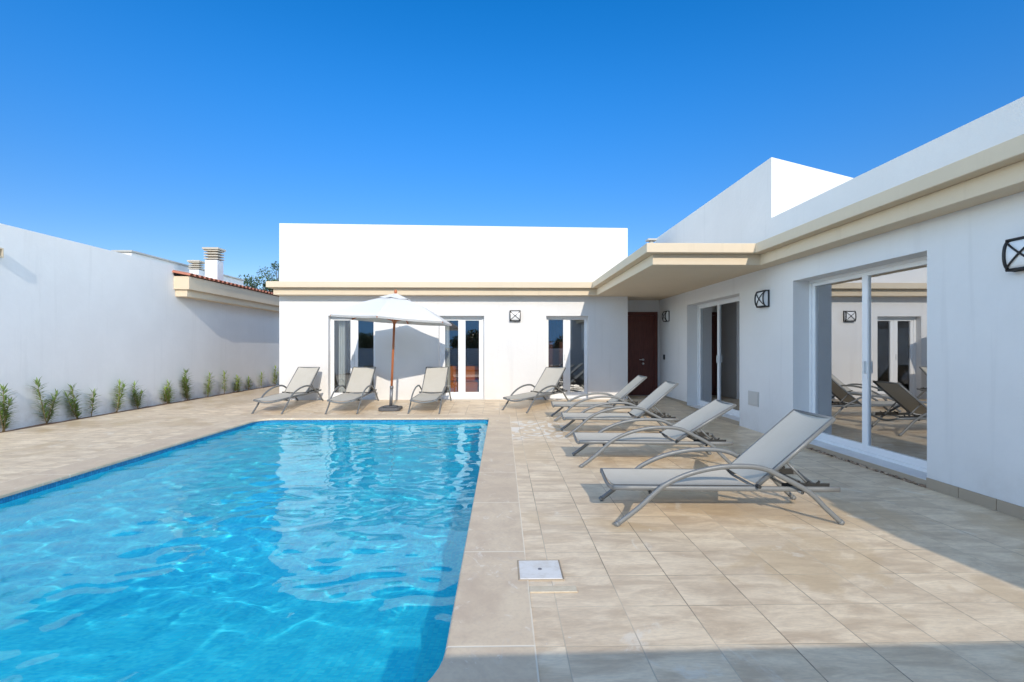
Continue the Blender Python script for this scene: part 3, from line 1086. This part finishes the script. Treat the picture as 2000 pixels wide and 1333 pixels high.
def make_lounger(ang, label):
    e = empty('sun_lounger'); tag(e, label, 'sun lounger', 'grey sling sun loungers around the pool')
    for yy in (0.0, W):
        w = MB(); w.tube([(x, yy, z) for x, z in ARCS], .019, .014, n=10, up=(0, 1, 0))
        lg = w.build('leg', M['frame'], e)
        for q in ((0, 1), (-1, -2)):
            w = MB()
            a = Vector((ARCS[q[0]][0], yy, ARCS[q[0]][1])); b_ = Vector((ARCS[q[1]][0], yy, ARCS[q[1]][1])); d = (b_ - a).normalized()
            w.tube([a - d * .008, a + d * .02], .022, .017, n=10, up=(0, 1, 0))
            w.build('foot_cap', M['frame'], lg)
    Z0, Z1 = .268, .245
    hx_ = 1.05
    # rails and cross bars
    w = MB()
    for yy in (.045, W - .045):
        pts = [(-.01 + 1.68 * k / 12, yy, Z0 + (Z1 - Z0) * k / 12) for k in range(13)]
        w.tube(pts, .020, .013, n=10, up=(0, 1, 0))
    for xx, zz in ((0.0, Z0), (1.66, Z1)):
        w.tube([(xx, .045 + (W - .09) * k / 10, zz - .045 * math.sin(math.pi * k / 10)) for k in range(11)], .017, .012, n=8, up=(1, 0, 0))
    w.tube([(hx_ + .02, .04, Z0 - .02), (hx_ + .02, W - .04, Z0 - .02)], .011, n=8, up=(0, 0, 1))
    for xx in (.26, 1.36):
        w.tube([(xx, 0, .235), (xx, W, .235)], .011, n=8, up=(0, 0, 1))
    w.build('frame', M['frame'], e)
    w = MB(); sling(w, (0.005, Z0 + .018), (hx_ - .01, Z0 + .006), W, .03)
    w.build('seat', M['fabric'], e, smooth=True)
    # backrest
    a_ = R(ang); L = .76
    bx, bz = hx_, Z0 + .01
    tip = (bx + L * math.cos(a_), bz + L * math.sin(a_))
    w = MB()
    for yy in (.052, W - .052):
        w.tube([(bx, yy, bz - .01), (tip[0], yy, tip[1])], .017, .012, n=10, up=(0, 1, 0))
    w.tube([(tip[0], .052, tip[1]), (tip[0], W - .052, tip[1])], .014, .012, n=8, up=(0, 0, 1))
    br = w.build('backrest_frame', M['frame'], e)
    w = MB(); sling(w, (bx, bz + .012), (tip[0], tip[1] + .014), W, .016)
    w.build('backrest', M['fabric'], br, smooth=True)
    # prop that holds the backrest, and the notched brackets
    q = (bx + .30 * math.cos(a_), bz + .30 * math.sin(a_) - .015)
    w = MB()
    foot = (bx + .43, Z0 - .015)
    for yy in (.085, W - .085):
        w.tube([(q[0], yy, q[1]), (foot[0], yy, foot[1])], .009, n=8, up=(0, 1, 0))
    w.tube([(foot[0], .04, foot[1]), (foot[0], W - .04, foot[1])], .009, n=8, up=(0, 0, 1))
    w.build('prop', M['frame'], e)
    for yy in (.07, W - .07):
        w = MB()
        w.bar((bx + .20, yy, Z0 - .004), (bx + .56, yy, Z0 - .010), .006, .05)
        for k in range(4):
            w.bar((bx + .24 + .075 * k, yy, Z0 + .012), (bx + .262 + .075 * k, yy, Z0 + .032), .010, .014)
        w.build('notch_bracket', M['rubber'], e)
    for yy, s_ in ((.02, -1), (W - .02, 1)):
        for (xx, zz) in ((.255, .235), (1.365, .235), (bx, bz)):
            w = MB()
            w.tube([(xx, yy - .02, zz), (xx, yy + .02, zz)], .013, n=10, up=(0, 0, 1))
            w.build('bolt', M['rubber'], e)
    return e


def place(e, x, y, rz, pitch=True):
    """x, y = world place of the front foot on the local y = 0 side"""
    dx, dy = math.cos(R(rz)), math.sin(R(rz))
    za = floorz(x, y); zb = floorz(x + 1.65 * dx, y + 1.65 * dy)
    e.location = (x, y, za)
    e.rotation_euler = (0, -math.atan((zb - za) / 1.65), R(rz))


l1 = make_lounger(40, 'nearest grey sun lounger on the right, closest to the camera'); place(l1, .83, 3.60, 0)
l2 = make_lounger(30.5, 'second nearest lounger on the right with the flattest backrest'); place(l2, .85, 5.36, 0)
l3 = copy_tree(l1); l3['label'] = 'third lounger back in the right row, in front of the one nearest the door'; place(l3, .92, 7.15, 0)
l4 = copy_tree(l1); l4['label'] = 'farthest lounger of the right row, its raised backrest before the dark front door'; place(l4, .92, 8.72, 0)
back = [(-4.24, 9.66, 83, 'leftmost lounger against the rear wall, by the corner nearest the oleanders'),
        (-2.80, 9.66, 90, 'lounger directly left of the parasol pole, facing the pool'),
        (-1.22, 9.66, 88, 'lounger directly right of the parasol pole, facing the pool'),
        (.48, 9.72, 53, 'lounger turned at an angle before the patio door nearest the entrance')]
for i, (x, y, rz, lab) in enumerate(back):
    if i == 0:
        c = bk = make_lounger(39, lab)
    else:
        c = copy_tree(bk)
    c['label'] = lab
    place(c, x, y, rz)

# ------------------------------------------------------------------ parasol
ux, uy = at(763, 800, 10.15)[0], 10.15
uz = floorz(ux, uy)
um = empty('parasol', (ux, uy, uz)); tag(um, 'white hexagonal parasol leaning slightly on a wooden pole by the pool', 'parasol')
w = MB()
for k, (rr_, z) in enumerate(((.215, 0), (.215, .045), (.16, .075))):
    pass
w.prism([(.215 * math.copysign(min(1, abs(math.cos(R(a))) * 1.25), math.cos(R(a))), .215 * math.copysign(min(1, abs(math.sin(R(a))) * 1.25), math.sin(R(a)))) for a in range(0, 360, 10)], 0, .055)
w.prism([(.15 * math.cos(R(a)), .15 * math.sin(R(a))) for a in range(0, 360, 15)], .056, .08)
w.build('base', M['base'], um, bevel=.006)
lean = Vector((.105, -.02, 2.40)) / 2.40
P = lambda z: lean * z
w = MB(); w.tube([P(.07), P(.44)], .032, n=14, up=(1, 0, 0)); w.tube([P(.43), P(.48)], .037, n=14, up=(1, 0, 0))
w.build('base_tube', M['tube'], um)
HT = 2.36
w = MB(); w.tube([P(.40), P(HT)], .024, n=14, up=(1, 0, 0)); w.build('pole', M['pole'], um)
w = MB(); w.tube([P(HT), P(HT + .02), P(HT + .05), P(HT + .075)], [.02, .033, .03, .012], n=12, up=(1, 0, 0)); w.build('finial', M['pole'], um)
w = MB(); w.tube([P(1.74), P(1.80), P(1.84)], [.028, .055, .06], n=12, up=(1, 0, 0)); w.build('hub', M['pole'], um)
Zr, RR = 1.80, 1.24
axis = lean.normalized()
q_ = Vector((0, 0, 1)).rotation_difference(axis)
qt = Matrix.Rotation(R(3.0), 3, Vector((0, 1, 0)))
APX = P(HT - .03)


def rim(k, rad=1.0, drop=0.0):
    a = R(88 - 60 * k)
    v = Vector((RR * rad * math.cos(a), RR * rad * math.sin(a), 0))
    v.z = -v.x * .062
    c0 = P(Zr + .03)
    return c0 + v


w = MB()
nr, ns = 8, 6
CV = {}
for off in (0, -.004):
    for k in range(6):
        A, B = rim(k), rim(k + 1)
        vs = []; fs = []
        for i in range(nr + 1):
            f_ = i / nr
            for j in range(ns + 1):
                v = j / ns
                f0 = .06 + .94 * f_
                p = APX.lerp(A.lerp(B, v), f0)
                p.z += .05 * math.sin(math.pi * f_) - .012 * f_ * math.sin(math.pi * v) + off
                inn = A.lerp(B, v) - P(Zr)
                p -= Vector((inn.x, inn.y, 0)) * (.02 * math.sin(math.pi * v) * f_)
                vs.append(p)
        for i in range(nr):
            for j in range(ns):
                a = i * (ns + 1) + j
                fs.append((a, a + 1, a + ns + 2, a + ns + 1))
        # hem
        b0 = len(vs)
        for j in range(ns + 1):
            p = vs[nr * (ns + 1) + j]; vs.append(p + Vector((0, 0, -.035)))
        for j in range(ns):
            fs.append((nr * (ns + 1) + j, nr * (ns + 1) + j + 1, b0 + j + 1, b0 + j))
        w.add(vs, fs, True)
cn = w.build('canopy', M['canvas'], um, smooth=True)
w = MB()
for k in range(6):
    A, B = rim(k, .27), rim(k + 1, .27)
    T0 = P(HT)
    za = Vector((0, 0, .52 * .73 + .03))
    A2 = APX.lerp(rim(k), .27) + Vector((0, 0, .055)); B2 = APX.lerp(rim(k + 1), .27) + Vector((0, 0, .055))
    m_ = (A2 + B2) / 2 + Vector((0, 0, -.02))
    t_ = T0 + Vector((0, 0, .0))
    w.add([t_, A2, m_, B2], [(0, 1, 2), (0, 2, 3)]); w.add([t_ - Vector((0, 0, .004)), A2 - Vector((0, 0, .004)), m_ - Vector((0, 0, .004)), B2 - Vector((0, 0, .004))], [(0, 1, 2), (0, 2, 3)])
w.build('vent_flap', M['canvas'], cn)
for k in range(6):
    w = MB(); e_ = rim(k); s0 = P(2.25)
    d = (e_ - s0); w.bar(s0 + Vector((0, 0, -.02)), e_ + Vector((0, 0, -.028)), .018, .026)
    rb = w.build('rib', M['pole'], um)
    w = MB(); m_ = s0.lerp(e_, .55) + Vector((0, 0, -.03)); w.bar(P(1.80) + (e_ - P(1.8)).normalized() * .04, m_, .014, .02)
    w.build('strut', M['pole'], rb)

# ------------------------------------------------------------------ skimmer lid and bare mortar strip
M['lid'] = mat('worn_white_lid', (0.62, 0.61, 0.59), 0.5)
nl_ = N(M['lid']); nl_.color(nl_.mix(nl_.ramp(nl_.noise(9, 6, .7), .4, .7), (0.76, 0.75, 0.73), (0.64, 0.61, 0.56)))
M['filler'] = mat('cream_filler', (0.66, 0.57, 0.42), 0.9)
nl_ = N(M['filler']); nl_.color(nl_.mix(nl_.noise(30, 5, .7), (0.50, 0.40, 0.27), (0.78, 0.70, 0.55)))
lid = MB(); lid.box(.099, 2.776, .0, .338, 3.014, .009)
sk_ = lid.build('skimmer_lid', M['lid'], bevel=.003)
tag(sk_, 'square white plastic skimmer lid set in the paving beside the pool', 'lid')
w = MB(); w.tube([(.2185, 2.895, .008), (.2185, 2.895, .0105)], .012, n=12, up=(1, 0, 0)); w.build('lifting_hole', M['tube'], sk_)
w = MB()
for (a, b_, c, d) in ((.090, 2.767, .347, 2.773), (.090, 3.017, .347, 3.023), (.090, 2.773, .096, 3.017), (.341, 2.773, .347, 3.017)):
    w.box(a, b_, .0, c, d, .0075)
w.build('rim', M['sillstone'], sk_)
ms = MB(); ms.box(.147, 2.632, .0005, .400, 2.697, .006); ms.box(.142, 2.47, .0005, .1465, 2.66, .005)
tag(ms.build('mortar_strip', M['filler'], bevel=.002), 'cream strip of filler on the tiles just below the skimmer lid', 'filler strip')

# ------------------------------------------------------------------ oleanders
rnd = random.Random(7)
PL = [(8, 762, 3, 0, .0), (90, 746, 3, 0, -.25), (150, 757, 3, 0, -.12), (178, 768, 1, 0, .1), (226, 750, 2, 1, .12), (270, 752, 3, 0, -.2), (330, 750, 4, 1, .0),
      (366, 727, 4, 0, -.15), (405, 733, 2, 1, .2), (437, 730, 1, 1, .0), (463, 738, 3, 1, .1), (486, 740, 2, 0, .0), (510, 731, 1, 1, .0), (536, 719, 2, 1, .1)]
PLAB = ['oleander at the left edge of the photo', 'tall leaning oleander, second from the left', 'bushy oleander, third from the left', 'single slim stem just right of the bushy third oleander',
        'light green oleander, fifth from the left', 'oleander with two leaning stems, sixth from the left', 'low bushy yellow green oleander, seventh from the left', 'tallest grey green oleander near the middle of the wall',
        'light green oleander right of the tallest one', 'narrow upright oleander below the tile eave', 'oleander fifth from the right end of the bed', 'small dark oleander fourth from the right end of the bed',
        'slim light green oleander third from the right end of the bed', 'oleander half hidden by the corner of the rear block']
PLAB[10] = 'low double stemmed oleander, fourth from the right end of the bed'
PLAB[11] = 'small dark oleander, third from the right end of the bed'
PLAB[12] = 'slim light green oleander, last but one before the villa corner'


def plant(x, y, h, ns, m, lean_, label):
    e = empty('oleander', (x, y, -.02)); tag(e, label, 'shrub', 'oleanders along the garden wall')
    st_ = MB(); lf = MB()
    for s_ in range(ns):
        hh = h * (1 if s_ == 0 else rnd.uniform(.55, .85))
        a = rnd.uniform(0, 6.28)
        sp = .0 if s_ == 0 else .30
        top = Vector((rnd.uniform(-.02, .05), (lean_ if s_ == 0 else rnd.choice((-1, 1)) * rnd.uniform(.2, .5)) * hh, hh))
        b0 = Vector((rnd.uniform(-.02, .02), rnd.uniform(-.05, .05) * (s_ > 0), 0))
        pts = []
        for k in range(9):
            f_ = k / 8
            pts.append(b0 + Vector((top.x * f_, top.y * (f_ ** .8) + .01 * math.sin(f_ * 5 + s_), top.z * f_)))
        st_.tube(pts, [.0075 * (1 - .7 * k / 8) + .001 for k in range(9)], n=6, up=(0, 1, 0))
        nl = int(hh * 72) + 10
        for q in range(nl):
            f_ = .10 + .90 * (q / nl) ** .9
            i = min(7, int(f_ * 8)); base = pts[i].lerp(pts[i + 1], f_ * 8 - i)
            dirn = (pts[min(i + 1, 8)] - pts[i]).normalized()
            th = q * 2.1 + rnd.uniform(-.4, .4)
            rad = Vector((math.cos(th), math.sin(th), 0))
            up_ = rnd.uniform(.25, .75) + (1.2 if f_ > .92 else 0)
            d = (rad + dirn * up_ + Vector((.0, 0, -.05))).normalized()
            L = rnd.uniform(.13, .21) * (1.0 if f_ < .9 else .8)
            wd_ = rnd.uniform(.011, .017)
            sd = d.cross(Vector((0, 0, 1))).normalized()
            nm = sd.cross(d).normalized()
            mid = base + d * L * .5 + nm * .008
            tip_ = base + d * L - Vector((0, 0, .012 if f_ < .8 else 0))
            p = [base, base + d * L * .3 + sd * wd_ + nm * .003, mid + sd * wd_ * .9, tip_, mid - sd * wd_ * .9, base + d * L * .3 - sd * wd_ + nm * .003, base + d * L * .3 - nm * .002, mid - nm * .004]
            lf.add(p, [(0, 1, 6), (1, 2, 7, 6), (2, 3, 7), (0, 6, 5), (6, 7, 4, 5), (7, 3, 4)], True)
    st_.build('stem', M['twig'], e, smooth=True)
    lf.build('foliage', m, e, smooth=True)
    return e


for (px, py, ns, lt, ln_), lab in zip(PL, PLAB):
    x = -7.72
    y = x / math.tan(math.atan((px - 1000) / F) + YAW)
    h = at(px, py, y)[1] + .02
    plant(x, y, h, ns, M['oleander2' if lt else 'oleander'], ln_, lab)


# ------------------------------------------------------------------ trees
def tree(name, loc, h, cr_, n_leaf, label, seed, z_low=.35, group=None, leafs=.09, clumps=40, squash=.7):
    rn = random.Random(seed)
    e = empty(name, loc); tag(e, label, 'tree', group)
    tr = MB(); cw = MB()
    tr.tube([(0, 0, -.1), (.05, .03, h * .25), (.0, .08, h * .5), (.06, 0, h * .8)], [h * .03, h * .024, h * .017, h * .006], n=9, up=(1, 0, 0))
    cs = []
    for k in range(clumps):
        th = rn.uniform(0, 6.28); ph = rn.uniform(-.8, 1.0); rr2 = rn.uniform(.45, 1.0)
        c = Vector((cr_ * rr2 * math.cos(th) * math.sqrt(max(.1, 1 - ph * ph * .8)), cr_ * rr2 * math.sin(th) * math.sqrt(max(.1, 1 - ph * ph * .8)), h * (z_low + 1) / 2 + ph * h * (1 - z_low) / 2 * .92))
        r_ = cr_ * rn.uniform(.14, .30)
        cs.append((c, r_))
        zb = h * rn.uniform(.25, .6)
        a = Vector((.03, .05, min(zb, c.z)))
        mid = a.lerp(c, .5) + Vector((0, 0, h * .04))
        tr.tube([a, mid, c], [h * .010, h * .006, h * .002], n=5, up=(1, 0, 0), caps=False)
    for k in range(n_leaf):
        c, r_ = rn.choice(cs)
        v = Vector((rn.gauss(0, 1), rn.gauss(0, 1), rn.gauss(0, 1) * squash)).normalized() * r_ * rn.uniform(.3, 1.08) ** .6
        p = c + v
        d = Vector((rn.uniform(-1, 1), rn.uniform(-1, 1), rn.uniform(-.5, 1))).normalized(); s_ = d.cross(Vector((rn.uniform(-1, 1), rn.uniform(-1, 1), rn.uniform(-1, 1)))).normalized()
        L = leafs * rn.uniform(.6, 1.3)
        cw.add([p, p + d * L * .5 + s_ * L * .28, p + d * L, p + d * L * .5 - s_ * L * .28], [(0, 1, 2, 3)], False)
    tr.build('trunk', M['bark'], e, smooth=True)
    cw.build('crown', M['treeleaf'], e, smooth=False)
    return e


bx_ = at(508, 560, 24)
tree('tree', (bx_[0], 24, 0), at(510, 541, 24)[1], 1.25, 9000, 'low dense green tree behind the neighbouring roof', 3, .3)
bx_ = at(545, 560, 27)
tree('tree', (bx_[0], 27, 0), at(530, 503, 27)[1], 1.0, 2600, 'taller thin tree half hidden by the corner of the rear block', 5, .45, clumps=22)
gr = 'dark trees behind the near end of the terrace'
for i, (x, y, h, cr_, lab) in enumerate(((-9.5, -13, 2.0, 2.2, 'broad dark tree mirrored in the patio door behind the parasol'), (-1.0, -14, 2.3, 2.6, 'round dark tree mirrored in the door with the orange sofa'), (5.5, -13, 1.9, 2.2, 'dark tree mirrored in the patio door nearest the entrance'))):
    tree('tree', (x, y, 0), h, cr_, 9000, lab, 20 + i, .15, gr, .2, 50)
